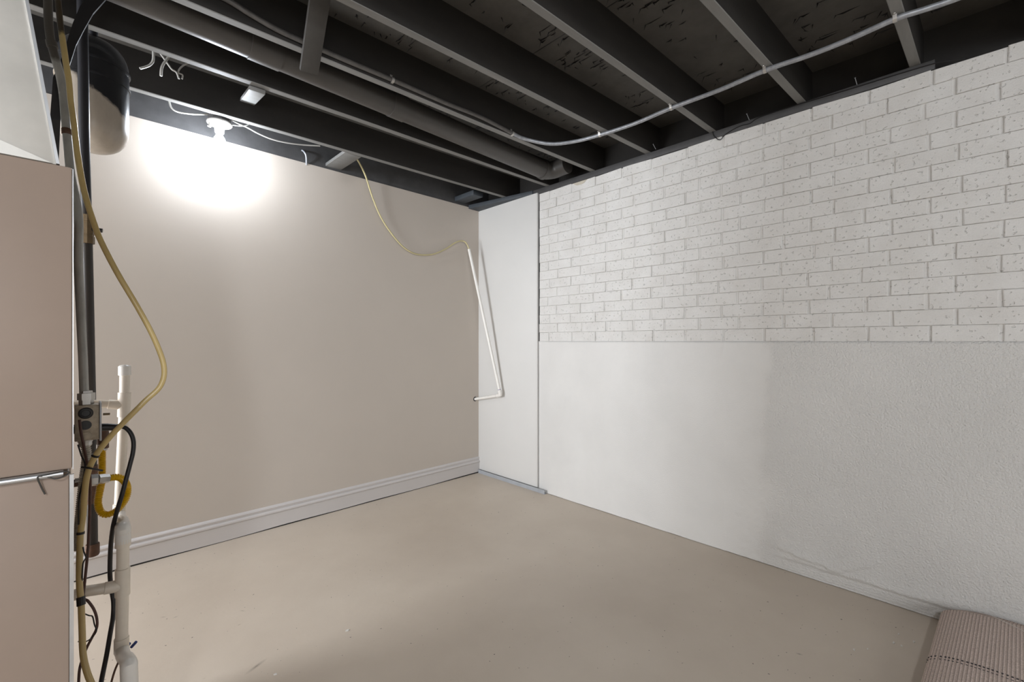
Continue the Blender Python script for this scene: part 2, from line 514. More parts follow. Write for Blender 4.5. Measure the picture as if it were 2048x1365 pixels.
# parging below the brick: a displaced sheet with thickness
def parge():
    m = MB()
    ny, nz = 400, 120
    ya, yb = YEND, YP
    vs = []
    for i in range(ny + 1):
        y = ya + (yb - ya) * i / ny
        for k in range(nz + 1):
            z = (ZB + 0.001) * (k / nz) ** 1.4
            d = 0.0016 * noise.noise(Vector((y * 3, z * 3, 1))) + 0.0008 * noise.noise(Vector((y * 14, z * 14, 4)))
            edge = 0.86 + 0.08 * noise.noise(Vector((z * 5, 2, 0)))
            if y < edge:                     # older stippled coat
                d += 0.0012 * noise.noise(Vector((y * 45, z * 45, 9))) - 0.0004
            # trowel ridges of the patch
            e1 = 1.075 + 0.012 * noise.noise(Vector((y * 7, 5, 0)))
            if 0.95 < y < 1.95:
                d += 0.0034 * math.exp(-((z - (e1 - 0.035 - 0.02 * (1.9 - y))) / 0.006) ** 2) * (0.5 + noise.noise(Vector((y * 18, 8, 1))))
            d += 0.0030 * math.exp(-((y - (0.925 + 0.01 * noise.noise(Vector((z * 9, 3, 3))))) / 0.007) ** 2) * (0.6 + noise.noise(Vector((z * 14, 1, 8))))
            # thick skim along the floor, ending in a ragged ridge
            if y < 0.72:
                zr = 0.060 + 0.004 * noise.noise(Vector((y * 8, 0, 6))) + 0.003 * noise.noise(Vector((y * 40, 0, 2)))
                amt = min(1.0, (0.72 - y) / 0.2)
                s = 1 / (1 + math.exp(-(z - zr) / 0.0012))
                d += amt * 0.009 * s * math.exp(-max(0, z - zr) / 0.07)
                d += (1 - s) * amt * (0.0015 * math.sin(z * 480 + 3 * noise.noise(Vector((y * 3, 7, 7)))))
            # overlapping trowel strokes with torn lower edges
            if 0.24 < y < 0.74:
                w = min(1, (y - 0.24) / 0.06, (0.74 - y) / 0.12)
                e = 0.071 + (y - 0.406) * 0.11 if y > 0.406 else 0.071 + (0.406 - y) * 0.62
                e += 0.010 * noise.noise(Vector((y * 22, 3, 1))) + 0.004 * noise.noise(Vector((y * 70, 3, 1)))
                s = 1 / (1 + math.exp(-(z - e) / 0.0012))
                d += w * s * 0.0085 * math.exp(-max(0, z - e) / 0.045)
                w2 = w * math.exp(-((z - 0.11) / 0.035) ** 2)
                d += 0.0030 * w2 * noise.noise(Vector(((y + z * 0.7) * 75, (z - y) * 5, 2)))
            zz = z
            if k == 0: zz = 0.002 + max(0, 0.003 * noise.noise(Vector((y * 9, 1, 2))))
            vs.append((XR - 0.001 - d, y, zz))
    fs = []
    n = nz + 1
    for i in range(ny):
        for k in range(nz):
            fs.append((i * n + k, (i + 1) * n + k, (i + 1) * n + k + 1, i * n + k + 1))
    m.add(vs, fs)
    # back face edges, giving it depth
    top = [(i * n + nz) for i in range(ny + 1)]; bot = [i * n for i in range(ny + 1)]
    o = len(m.v)
    for i in top: m.v.append(Vector((XR + 0.02, m.v[i].y, m.v[i].z)))
    for i in bot: m.v.append(Vector((XR + 0.02, m.v[i].y, m.v[i].z)))
    k = ny + 1
    for i in range(ny):
        m.f.append((top[i], top[i + 1], o + i + 1, o + i)); m.mi.append(0)
        m.f.append((bot[i], o + k + i, o + k + i + 1, bot[i + 1])); m.mi.append(0)
    return m.build('parging', M['parging'], wall_right, smooth=True, angle=180)
parge()['label'] = 'white trowelled parging coat on the lower half'

# bare patch where paint has come off the top course
p = at_x(1160, 361, XR - 0.002)
b = MB(); ring = [(XR - 0.0035, p.y + 0.062 * math.cos(a) * (1 + 0.15 * math.sin(3 * a)), ZT - 0.006 + min(0, 0.022 * math.sin(a))) for a in [2 * math.pi * i / 20 for i in range(20)]]
b.add(ring + [(XR + 0.002, q[1], q[2]) for q in ring], [tuple(range(20))] + [(i, (i + 1) % 20, 20 + (i + 1) % 20, 20 + i) for i in range(20)])
b.build('bare_plaster_patch', M['bare_patch'], wall_right)['label'] = 'bare tan plaster patch'

# drywall panel in the corner, its screw dimples
b = MB(); b.box((XP, YP + 0.004, 0.03), (XR + 0.02, YL - 0.0005, 2.289))
b.build('drywall_panel', M['wall_white'], wall_right, bevel=0.0012)['label'] = 'smooth white drywall panel beside the corner'
for (px, py) in ((1071, 495), (1072, 700), (1070, 800), (1071, 905)):
    q = at_x(px, py, XP)
    b = MB(); b.lathe(q + Vector((0.001, 0, 0)), (-1, 0, 0), [(0, 0.006), (0.0016, 0.0045), (0.0019, 0.0015)], 10)
    b.build('screw_head', M['wall_white'], wall_right, smooth=True)

b = MB(); b.box((XR + 0.0005, YP - 0.0035, 0.031), (XR + 0.0062, YP + 0.0035, ZT - 0.004))  # slim black strip that paints in the shade between panel and brick
b.build('panel_gap_shade', M['black'], wall_right)['label'] = 'black strip as the shade in the gap between panel and brick'

# metal floor track under the drywall panel
tr = empty('metal_track', (XP - 0.01, 2.58, 0))
tag(tr, 'grey metal floor track under the drywall panel in the corner', 'track')
ye = at_z(1094, 988, 0.0).y
b = MB(); b.box((XP - 0.016, ye, 0.0), (XP - 0.0145, YL - 0.016, 0.031)); b.build('front_flange', M['track'], tr)
b = MB(); b.box((XP - 0.0144, ye, 0.0), (XP + 0.012, YL - 0.016, 0.0015)); b.build('web', M['track'], tr)

# ------------------------------------------------------------------ ceiling: subfloor, joists, rims
b = MB(); b.box((X0, Y0, ZS), (XR + 0.22, YL + 0.3, ZS + 0.03))
ceiling = struct(b.build('ceiling', M['subfloor']), 'black sprayed subfloor and open joists overhead')
# seams between the subfloor sheets
for xx in (-0.9, 0.32, 1.54):
    b = MB(); b.box((xx - 0.0018, Y0, ZS - 0.0006), (xx + 0.0018, YL, ZS + 0.004)); b.build('sheet_seam', M['black'], ceiling)

def joist(ya, yb, xa=X0, xb=XR + 0.107, w=0.036, name='joist', za=ZJ, zb=ZS, mats=None):
    """ya / yb: centre line at the ends xa / xb"""
    h = w / 2; m = MB(); n = 26
    vs, fs, mi = [], [], []
    for i in range(n + 1):
        t = i / n; x = xa + (xb - xa) * t
        y = ya + (yb - ya) * t + 0.0015 * noise.noise(Vector((x * 1.3, ya * 9, 0)))
        dz = 0.0012 * noise.noise(Vector((x * 2, ya * 5, 3)))
        c = 0.0025
        vs += [(x, y - h, zb), (x, y - h, za + c + dz), (x, y - h + c, za + dz), (x, y + h - c, za + dz), (x, y + h, za + c + dz), (x, y + h, zb)]
    for i in range(n):
        for k in range(6):
            fs.append((i * 6 + k, i * 6 + (k + 1) % 6, (i + 1) * 6 + (k + 1) % 6, (i + 1) * 6 + k))
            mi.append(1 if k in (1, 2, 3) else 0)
    fs += [tuple(range(6)), tuple(n * 6 + k for k in range(6))]; mi += [0, 0]
    m.v = [Vector(p) for p in vs]; m.f = fs; m.mi = mi
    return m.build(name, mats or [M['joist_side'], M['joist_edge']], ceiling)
JO = {}
for nm, p, q in (('F', (1787, 0), (1830, 131)), ('E', (1402, 0), (1600, 203)), ('D', (1048, 0), (1421, 261)), ('C', (690, 5), (1290, 304)),
                 ('B', (355, 0), (1181, 341)), ('A', (300, 97), (1088, 370)), ('Z', (300, 189), (985, 388))):
    P, Q = at_z(*p, ZJ), at_z(*q, ZJ)
    s = (Q.y - P.y) / (Q.x - P.x)
    s = max(-0.06, min(0.03, s))
    xe = XR + 0.107
    f = lambda x, Q=Q, s=s: Q.y + s * (x - Q.x)
    JO[nm] = f
    joist(f(X0), f(xe))
for k in range(6):
    y = JO['F'](XR) - 0.412 * (k + 1)
    joist(y + 0.05, y)
# the board that closes the top of the partition
joist(YL + 0.06, YL + 0.06, za=2.300, zb=ZS, w=0.11, name='rim_board', mats=[M['sill'], M['sill']])
# rim behind the joist ends over the brick
b = MB(); b.box((XR + 0.1071, Y0, ZT - 0.003), (XR + 0.15, YL + 0.1, ZS)); b.build('rim_board', M['joist_side'], ceiling)
# sill on top of the brick, thicker plate above the drywall panel
ys_ = at_x(1870, 125, XR).y
b = MB(); b.box((XR - 0.002, ys_, ZT - 0.002), (XR + 0.107, YP + 0.06, ZJ - 0.0005)); b.build('sill_plate', M['sill'], ceiling, bevel=0.002)
b = MB(); b.box((2.425, YP + 0.062, 2.2895), (XR + 0.107, YL - 0.0005, ZJ - 0.0005)); 
b = MB()
b.hexa([(2.535, YP + 0.061, 2.2892), (XR + 0.107, YP + 0.061, 2.2892), (XR + 0.107, YL - 0.0006, 2.2892), (2.415, YL - 0.0006, 2.2892),
        (2.535, YP + 0.061, ZJ - 0.0006), (XR + 0.107, YP + 0.061, ZJ - 0.0006), (XR + 0.107, YL - 0.0006, ZJ - 0.0006), (2.415, YL - 0.0006, ZJ - 0.0006)])
b.build('corner_plate', M['blue_board'], ceiling, bevel=0.002)
b = MB(); b.box((2.27, 2.745, ZJ + 0.001), (2.37, YL + 0.004, ZJ + 0.038)); b.build('blocking', M['blue_board'], ceiling, bevel=0.002)
b = MB(); b.box((2.49, JO['Z'](2.5) - 0.034, 2.2905), (2.575, JO['Z'](2.5) + 0.016, ZJ - 0.0008))
b.build('blocking', M['dark_board'], ceiling, bevel=0.002)
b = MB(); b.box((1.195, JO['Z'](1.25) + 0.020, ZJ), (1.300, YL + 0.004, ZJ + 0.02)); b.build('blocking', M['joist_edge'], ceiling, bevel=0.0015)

def plank(p, q, across, w, t, mat, name='bridging_board'):
    p, q, a = Vector(p), Vector(q), Vector(across).normalized()
    d = (q - p).normalized(); a = (a - d * a.dot(d)).normalized(); n_ = d.cross(a)
    A, T = a * w / 2, n_ * t / 2
    m = MB(); m.hexa([p - A - T, p + A - T, p + A + T, p - A + T, q - A - T, q + A - T, q + A + T, q - A + T])
    return m.build(name, mat, ceiling, bevel=0.002)
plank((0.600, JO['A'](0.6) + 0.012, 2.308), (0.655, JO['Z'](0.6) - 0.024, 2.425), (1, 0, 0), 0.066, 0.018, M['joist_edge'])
plank((0.672, JO['B'](0.65) - 0.026, 2.235), (0.612, JO['C'](0.6) + 0.02, 2.485), (1, 0, 0), 0.068, 0.020, M['dark_board'])
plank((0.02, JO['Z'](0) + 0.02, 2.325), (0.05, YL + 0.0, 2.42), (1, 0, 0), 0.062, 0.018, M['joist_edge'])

# flooring nail points and splinters under the subfloor: a field nobody counts
b = MB()
for i in range(1300):
    x = random.uniform(0.75, 2.52); y = random.uniform(-0.2, 2.45)
    if random.random() > 0.35 + 0.65 * (math.sin(x * 8 + 0.6) > -0.3): continue
    if min(abs(y - f(x)) for f in JO.values()) < 0.045: continue
    l = random.uniform(0.010, 0.026); a = random.uniform(-0.6, 0.6)
    tip = Vector((x + random.uniform(-0.01, 0.01), y + a * l * 2, ZS - l))
    r = random.uniform(0.0016, 0.003)
    b.add([(x - r, y - r, ZS), (x + r, y - r, ZS), (x, y + r, ZS), tip], [(0, 1, 3), (1, 2, 3), (2, 0, 3), (0, 2, 1)])
    if random.random() < 0.7:   # a torn splinter lying beside it
        s = random.uniform(0.03, 0.085) * random.choice((1, 1, -0.5)); h = random.uniform(0.003, 0.008); w_ = random.uniform(0.0022, 0.0042)
        if min(abs(y - s - f(x)) for f in JO.values()) < 0.02: continue
        b.add([(x, y, ZS), (x + w_, y, ZS), (x + w_ / 2, y - s, ZS - 0.001), (x + w_ / 2, y - s * 0.3, ZS - h)], [(0, 1, 3), (1, 2, 3), (2, 0, 3), (0, 2, 1)])
o = b.build('nail_points', M['black'], ceiling); o['kind'] = 'stuff'; o['label'] = 'black flooring nail points and splinters'

# a few nails standing out of the sill face
for (px, py) in ((1311, 297), (1498, 238), (1714, 168)):
    q = at_x(px, py, XR - 0.002)
    b = MB(); b.tube([q + Vector((0.004, 0, -0.004)), q + Vector((-0.022, 0.004, 0.020))], 0.0014, 6)
    b.lathe(q + Vector((-0.022, 0.004, 0.020)), (-0.7, 0.1, 0.7), [(0, 0.0034), (0.0012, 0.0034)], 8)
    b.build('nail', M['track'], ceiling)

# ------------------------------------------------------------------ the rest of the basement, behind the camera
b = MB(); b.box((X0 - 0.1, Y0, 0), (X0, YL + 0.1, ZS)); struct(b.build('wall_far', M['back_wall']), 'plain wall at the far left end of the basement')
b = MB(); b.box((X0, Y0 - 0.1, 0), (XR + 0.2, Y0, ZS)); struct(b.build('wall_rear', M['back_wall']), 'plain wall behind the viewer')

# ------------------------------------------------------------------ overhead drain pipe
dp = empty('drain_pipe', (1.2, 2.05, 2.36))
tag(dp, 'thick dark grey drain pipe running between the open joists', 'pipe')
def dpt(x, R):
    """centre of the pipe at the distance x along the joists"""
    y = 2.075
    hy = 0.566 - 0.0085 * (x - 0.2)
    c = math.sqrt(1 + hy * hy)
    return Vector((x, y, EYE + hy * y + R * c))
R = 0.060
b = MB(); b.tube([dpt(x, R) for x in (-2.3, -1, 0, 0.6, 1.2, 1.8, 2.345)], R, 28); b.build('pipe_run', M['drain'], dp, smooth=True)
for x0, x1 in ((0.515, 0.635), (1.16, 1.245)):
    b = MB(); b.tube([dpt(x0, R), dpt(x0 + 0.0001, R), dpt(x1 - 0.0001, R), dpt(x1, R)], [R, R + 0.0035, R + 0.0035, R], 28); b.build('coupling', M['drain'], dp, smooth=True)
e = dpt(2.345, R)
b = MB(); b.tube([e + Vector((-0.012, 0, 0)), e + Vector((-0.0119, 0, 0)), e + Vector((0.018, 0, 0)), e + Vector((0.0181, 0, 0))], [R, R + 0.005, R + 0.005, R + 0.001], 28); b.build('hub', M['drain'], dp, smooth=True)
b = MB(); b.tube([e + Vector((0.018 + 0.075 * math.sin(a), -0.075 * (1 - math.cos(a)), 0.012 * a)) for a in [math.pi / 2 * i / 8 for i in range(9)]] + [e + Vector((0.095, -0.145, 0.022))], R, 28)
b.build('elbow', M['drain'], dp, smooth=True)

# ------------------------------------------------------------------ armoured cable under the joists
ac = empty('armoured_cable', (2.0, 1.2, ZJ))
tag(ac, 'grey armoured cable stapled beneath the black joists', 'cable')
zc = ZJ - 0.0105
pts = [at_z(x, y, zc) for x, y in ((2010, -40), (1905, 0), (1845, 20), (1790, 38), (1700, 76), (1620, 108), (1530, 141), (1440, 178), (1343, 216), (1270, 247), (1200, 270), (1150, 283))]
pts = [Vector((p.x, p.y, zc - (0.004 if i in (4, 5, 7) else 0))) for i, p in enumerate(pts)]
yB = lambda x: JO['B'](x) - 0.018 - 0.0115
side = []
for x, y in ((1050, 278), (1025, 267), (960, 234), (900, 210), (840, 184), (785, 160), (735, 139), (690, 120), (640, 98), (560, 62), (500, 28), (455, 0), (380, -36)):
    p = at_y(x, y, 1.80)
    for _ in range(4): p = at_y(x, y, yB(p.x))
    side.append(p)
mid = [at_z(1100, 288, zc - 0.004), ]
b = MB(); b.tube(pts + mid + side[:2], 0.0098, 12, smooth=5); b.build('cable_sheath', M['bx'], ac, smooth=True)
b = MB(); b.tube(side[1:], 0.0100, 12, smooth=5); b.build('cable_sheath', M['bx_black'], ac, smooth=True)['label'] = 'black sprayed cable sheath'
def strap(c, d, up):
    """one-hole strap: band over the cable and a flat ear with a screw"""
    d, up = Vector(d).normalized(), Vector(up).normalized()
    s = d.cross(up).normalized()
    m = MB(); w = 0.006; Rr = 0.0118
    vs, fs = [], []
    arc = [(-0.028, 0.0105), (-0.014, 0.0105)] + [(Rr * math.cos(math.pi - math.pi * i / 6 * 1.0), -Rr * math.sin(math.pi * i / 6)) for i in range(7)] + [(0.0125, 0.0105)]
    for (u, v) in arc:
        for k in (-w, w):
            vs.append(c + d * k + s * u + up * v)
    for (u, v) in arc:
        for k in (-w, w):
            vs.append(c + d * k + s * u * 0.93 + up * (v + 0.0012))
    n = len(arc)
    for i in range(n - 1):
        fs.append((2 * i, 2 * i + 1, 2 * i + 3, 2 * i + 2)); fs.append((2 * n + 2 * i, 2 * n + 2 * i + 2, 2 * n + 2 * i + 3, 2 * n + 2 * i + 1))
        fs.append((2 * i, 2 * i + 2, 2 * n + 2 * i + 2, 2 * n + 2 * i)); fs.append((2 * i + 1, 2 * n + 2 * i + 1, 2 * n + 2 * i + 3, 2 * i + 3))
    m.add(vs, fs)
    m.lathe(c + s * -0.021 + up * 0.0105, -up, [(0, 0.004), (0.0025, 0.0035), (0.003, 0.001)], 8)
    m.build('cable_strap', M['nut'], ac)
for i in (3, 6, 8, 10):
    strap(pts[i], pts[i + 1] - pts[i - 1], (0, 0, 1))
for i in (1, 5):
    strap(side[i], side[i + 1] - side[i], (0, 1, 0))

# thin dark wire along the sill face
q = [(1425, 262), (1428, 272), (1440, 280), (1452, 268), (1480, 252), (1500, 247), (1520, 234), (1600, 208), (1700, 178), (1790, 150), (1868, 127), (1905, 121), (1930, 117)]
b = MB(); b.tube([at_x(x, y, XR - 0.006) for x, y in q], 0.0022, 6, smooth=3)
tag(b.build('sill_wire', M['black'], smooth=True), 'thin black wire lying along the sill above the brick wall', 'wire')

# ------------------------------------------------------------------ lampholder with lit bulb
lc = at_y(439, 250, 2.768)
lf = empty('lampholder', (lc.x, lc.y, lc.z))
tag(lf, 'white porcelain lampholder with lit bulb beneath the joists', 'lamp')
ox, oy = lc.x, lc.y
b = MB(); b.lathe((ox, oy, lc.z + 0.012), (0, 0, 1), [(0, 0.050), (0.002, 0.052), (0.048, 0.052), (0.05, 0.050)], 8); b.build('ceiling_box', M['sill'], lf)
b = MB(); b.lathe((ox, oy, lc.z), (0, 0, 1), [(0, 0.030), (0.0, 0.054), (0.004, 0.058), (0.010, 0.058), (0.013, 0.054)], 32); b.build('canopy', M['porcelain'], lf, smooth=True)
b = MB(); b.lathe((ox, oy, lc.z - 0.042), (0, 0, 1), [(0, 0.017), (0, 0.0205), (0.006, 0.0225), (0.030, 0.024), (0.043, 0.030)], 24); b.build('socket', M['porcelain'], lf, smooth=True)
for s in (-1, 1):
    b = MB(); b.lathe((ox + s * 0.026, oy - 0.03 * s, lc.z + 0.0005), (0, 0, -1), [(0, 0.0045), (0.002, 0.004), (0.0028, 0.001)], 10); b.build('screw', M['nut'], lf)
b = MB(); b.lathe((ox - 0.045, oy + 0.006, lc.z - 0.022), (0.2, 0, 1), [(0, 0.008), (0.001, 0.009), (0.012, 0.007), (0.024, 0.006)], 10); b.build('pull_chain_switch', M['nut'], lf, smooth=True)
zb = lc.z - 0.042
prof = [(0.0, 0.0135), (0.012, 0.0135), (0.022, 0.017), (0.034, 0.0235), (0.048, 0.0285), (0.062, 0.030), (0.074, 0.028), (0.084, 0.022), (0.090, 0.013), (0.092, 0.003)]
b = MB(); b.lathe((ox, oy, zb + 0.004), (0, 0, -1), prof, 24); b.build('bulb', M['bulb'], lf, smooth=True, angle=90)

def wire(name, pts, r, mat, label, cat='wire', group=None, smooth=5):
    m = MB(); m.tube(pts, r, 8, smooth=smooth)
    return tag(m.build(name, mat, smooth=True), label, cat, group)
wire('electrical_cable', along_y([(338, 196), (339, 205), (344, 217), (356, 224), (380, 228), (404, 229), (417, 229), (419, 234), (420, 243)], 2.80), 0.0042, M['white_wire'], 'white cable looping to the lampholder from its left', 'cable')
wire('electrical_cable', along_y([(463, 240), (478, 248), (496, 256), (518, 268), (545, 279), (575, 286), (608, 290), (640, 292, 2.79)], 2.80), 0.0042, M['white_wire'], 'white cable drooping from the lampholder to its right', 'cable')
wire('cable_stub', along_y([(464, 250), (480, 252), (492, 251), (500, 247), (506, 244)], 2.79), 0.0032, M['white_wire'], 'short white cable stub crossing beside the lampholder', 'cable')
wire('loop_cable', along_y([(604, 301, 2.985), (608, 304, 2.96), (612, 312, 2.955), (613, 330, 2.985)], 2.96), 0.005, M['track'], 'small grey cable end hooked over the greige wall', 'cable')

# cut wire ends hanging between the joists
yw = JO['Z'](0.2) - 0.10
wire('hanging_wire', along_y([(306, 95), (307, 108), (306, 122), (300, 130), (291, 134), (280, 137)], yw), 0.0052, M['white_wire'], 'leftmost cut white wire hanging between the joists')
wire('hanging_wire', along_y([(340, 108), (335, 117), (327, 128), (323, 138), (322, 152)], yw), 0.0055, M['white_wire'], 'thick cut white wire hanging straight down between the joists')
wire('hanging_wire', along_y([(320, 106), (328, 117), (337, 130), (344, 139), (353, 145), (358, 158)], yw + 0.02), 0.0042, M['white_wire'], 'bent white wire whose tip hooks between the joists')
wire('hanging_wire', along_y([(382, 122), (374, 127), (364, 133), (358, 140), (357, 146), (365, 150), (364, 158)], yw + 0.02), 0.0036, M['white_wire'], 'rightmost thin white wire crossing the bent one')

# ------------------------------------------------------------------ tube and PVC pipe in the corner
tp = [(712, 316, 2.90), (718, 325, 2.92), (731, 352, 2.95), (745, 395, 2.96), (762, 435, 2.965), (785, 470, 2.965), (810, 497, 2.965), (835, 509, 2.965), (865, 509, 2.965), (890, 499, 2.96), (910, 486, 2.955), (923, 482, 2.95), (932, 486, 2.94), (938, 499, 2.93), (941, 515, 2.93)]
wire('vinyl_tube', [at_y(*p) for p in tp], 0.0058, M['tube_thin'], 'thin yellowed tube draped down the greige wall into the corner pipe', 'tube')
cp = empty('drain_line', (2.45, 2.8, 0.65))
tag(cp, 'slender white PVC pipe leaning in the room corner', 'pipe')
top = at_y(938, 499, 2.93); el = at_x(1001, 791, 2.488)
b = MB(); b.tube([top, top.lerp(el, 0.33), top.lerp(el, 0.66), el], 0.0118, 16); b.build('riser', M['pvc'], cp, smooth=True)
hole = at_x(953, 799, 2.488); hole.y = YL - 0.002
d1 = (top - el).normalized(); d2 = (hole - el).normalized()
b = MB(); b.tube([el + d1 * 0.045, el + d1 * 0.044, el + d1 * 0.012, el + (d1 + d2) * 0.002, el + d2 * 0.012, el + d2 * 0.044, el + d2 * 0.045], [0.0125, 0.0155, 0.0155, 0.0155, 0.0155, 0.0155, 0.0125], 16); b.build('elbow', M['pvc'], cp, smooth=True)
b = MB(); b.tube([el + d2 * 0.02, hole], 0.0118, 16); b.build('branch', M['pvc'], cp, smooth=True)
for dd in (d1, d2):
    b = MB(); b.tube([el + dd * 0.0452, el + dd * 0.0485], 0.0126, 16); b.build('primer_ring', M['purple'], cp)['label'] = 'purple primer ring'
b = MB(); b.lathe(hole + Vector((0, 0.0015, 0)), (0, -1, 0), [(0, 0.020), (0.0012, 0.0195)], 18); b.build('wall_hole', M['black'], wall_left)

# ------------------------------------------------------------------ furnace
FY, FX = 1.20, -0.003
zt = EYE + 347.0 / FPX * (FY / ray(145, 335).y)
fz = at_y(150, 943, FY).z
fu = empty('furnace', (FX - 0.28, FY + 0.36, 0))
tag(fu, 'tan sheet metal furnace cabinet at the left edge', 'furnace')
b = MB(); b.box((FX - 0.56, FY, fz + 0.006), (FX, FY + 0.64, zt)); b.build('upper_cabinet', M['furnace'], fu, bevel=0.003)
b = MB(); b.box((FX - 0.56, FY + 0.003, 0.02), (FX - 0.004, FY + 0.64, fz - 0.006)); b.build('lower_cabinet', M['furnace'], fu, bevel=0.003)
b = MB(); b.box((FX - 0.55, FY + 0.02, 0.0), (FX - 0.02, FY + 0.62, 0.02)); b.build('plinth', M['black'], fu)
b = MB(); b.tube([(FX - 0.56, FY - 0.002, fz), (FX - 0.012, FY - 0.002, fz)], 0.0062, 10); b.build('seam_rod', M['furnace_edge'], fu, smooth=True)['label'] = 'shiny steel rod in the seam'
b = MB(); b.tube([(FX - 0.055, FY - 0.003, fz), (FX - 0.03, FY - 0.009, fz + 0.003), (FX - 0.012, FY - 0.006, fz + 0.004), (FX - 0.004, FY - 0.004, fz - 0.001), (FX - 0.02, FY - 0.010, fz - 0.007), (FX - 0.035, FY - 0.006, fz - 0.001), (FX - 0.045, FY - 0.009, fz + 0.001), (FX - 0.041, FY - 0.005, fz - 0.018), (FX - 0.036, FY - 0.003, fz - 0.034)], 0.0013, 6, smooth=5)
b.build('tie_wire', M['dark_board'], fu, smooth=True)
b = MB(); b.box((FX + 0.0003, FY + 0.002, fz + 0.004), (FX + 0.0018, FY + 0.012, zt - 0.002)); b.build('edge_flange', M['furnace_edge'], fu)
b = MB(); b.box((FX - 0.0038, FY + 0.004, 0.02), (FX + 0.0022, FY + 0.010, fz - 0.006)); b.build('edge_flange', M['furnace_edge'], fu)

# plenum: tapered galvanised box on top of the furnace
pl = empty('supply_plenum', (FX - 0.28, FY + 0.3, zt))
tag(pl, 'galvanised tapered plenum on top of the tan furnace', 'duct')
pa = at_y(114, 327, FY + 0.004); pb = at_y(52, 0, FY + 0.004)
k = (pb.x - pa.x) / (pb.z - pa.z)
xt = pa.x + k * (ZS - 0.05 - pa.z); zt2 = ZS - 0.05
b = MB(); b.hexa([(FX - 0.54, FY + 0.004, zt + 0.0005), (pa.x, FY + 0.004, zt + 0.0005), (pa.x, FY + 0.62, zt + 0.0005), (FX - 0.54, FY + 0.62, zt + 0.0005),
                  (FX - 0.44, FY + 0.004, zt2), (xt, FY + 0.004, zt2), (xt, FY + 0.62, zt2), (FX - 0.44, FY + 0.62, zt2)])
b.build('duct_body', M['galv'], pl, bevel=0.002)
b = MB(); w = 0.0035
b.hexa([(pa.x - 0.001, FY - 0.004, zt + 0.001), (pa.x + w, FY - 0.004, zt + 0.001), (pa.x + w, FY + 0.02, zt + 0.001), (pa.x - 0.001, FY + 0.02, zt + 0.001),
        (xt - 0.001, FY - 0.004, zt2), (xt + w, FY - 0.004, zt2), (xt + w, FY + 0.02, zt2), (xt - 0.001, FY + 0.02, zt2)])
b.build('corner_flange', M['furnace_edge'], pl)
b = MB(); b.hexa([(FX - 0.54, FY - 0.001, zt + 0.001), (pa.x - 0.006, FY - 0.001, zt + 0.001), (pa.x - 0.006, FY + 0.006, zt + 0.002), (FX - 0.54, FY + 0.006, zt + 0.002),
                  (FX - 0.54, FY + 0.0025, zt + 0.20), (FX - 0.30, FY + 0.0025, zt + 0.10), (FX - 0.30, FY + 0.006, zt + 0.10), (FX - 0.54, FY + 0.006, zt + 0.20)])
b.build('bottom_flap', M['galv'], pl)

# ------------------------------------------------------------------ capsule tank under the joists
TY = 2.42
def tank():
    r = 0.108
    c0, c1 = at_y(188, 80, TY).z, at_y(186, 304, TY).z
    cx = at_y(262, 200, TY).x - r * 1.045
    t = empty('expansion_tank', (cx, TY, c1)); bpy.context.view_layer.update()
    tag(t, 'capsule shaped tank, upper half sprayed black, behind black pipe', 'tank')
    h = c0 - c1; dome = 0.116
    prof = []
    for i in range(9):
        a = math.pi / 2 * i / 8
        prof.append((dome * (1 - math.cos(a) ** 0.84), r * math.sin(a) ** 0.84))
    for i in range(9):
        a = math.pi / 2 * i / 8
        prof.append((h - dome * (1 - math.sin(a) ** 0.84), r * max(0, math.cos(a)) ** 0.84))
    m = MB(); m.lathe((cx, TY, c1), (0, 0, 1), prof, 40); m.build('shell', M['tank'], t, smooth=True, angle=80)
    m = MB()
    for zz in (0.30, 0.245):
        z0 = c1 + h * zz / 0.40
        m.lathe((cx, TY, z0 - 0.006), (0, 0, 1), [(0, r - 0.002), (0.001, r + 0.004), (0.008, r + 0.0045), (0.009, r - 0.002)], 40)
    m.build('crimped_seam', M['tank'], t, smooth=True)
    m = MB(); m.lathe((cx, TY, c1 + h - 0.01), (0, 0, 1), [(0, 0.022), (0.02, 0.022), (0.021, 0.013), (ZS - c1 - h + 0.008, 0.013)], 16); m.build('inlet', M['gas_pipe'], t, smooth=True)
tank()

# ------------------------------------------------------------------ black iron gas pipe
GY = 2.20
gp = empty('gas_pipe', (0.06, GY, 0.3))
tag(gp, 'tall black iron gas pipe with drip cap beside the furnace', 'pipe')
def gpt(x, y): return at_y(x, y, GY)
gr = 0.0152
line = [gpt(164, -60), gpt(165, 40), gpt(169, 300), gpt(173, 440), gpt(176, 560), gpt(181, 800), gpt(184, 1000), gpt(185, 1100)]
line[0] = Vector((line[0].x, GY, ZS - 0.002))
b = MB(); b.tube(line, gr, 18); b.build('pipe_run', M['gas_pipe'], gp, smooth=True)
v = gpt(174, 458)
b = MB(); b.lathe(v - Vector((0, 0, 0.053)), (0, 0, 1), [(0, gr + 0.001), (0.0005, 0.021), (0.026, 0.021), (0.0265, 0.0185), (0.033, 0.0185), (0.0335, 0.0215), (0.070, 0.0215), (0.0705, 0.0185), (0.078, 0.0185), (0.0785, 0.0205), (0.102, 0.0205), (0.1025, gr + 0.001)], 8)
b.build('gas_cock', M['brass'], gp)['label'] = 'dull brass gas cock'
b = MB(); b.tube([v + Vector((0.015, -0.012, -0.002)), v + Vector((0.030, -0.022, -0.003)), v + Vector((0.040, -0.024, -0.004))], 0.0075, 8); b.build('cock_stem', M['black'], gp)
e = gpt(185, 1098)
b = MB(); b.lathe(e + Vector((0, 0, 0.018)), (0, 0, -1), [(0, gr), (0.0005, 0.0185), (0.003, 0.0195), (0.038, 0.0195), (0.043, 0.017), (0.046, 0.010)], 20); b.build('drip_cap', M['rust'], gp, smooth=True)['label'] = 'rusty end cap'
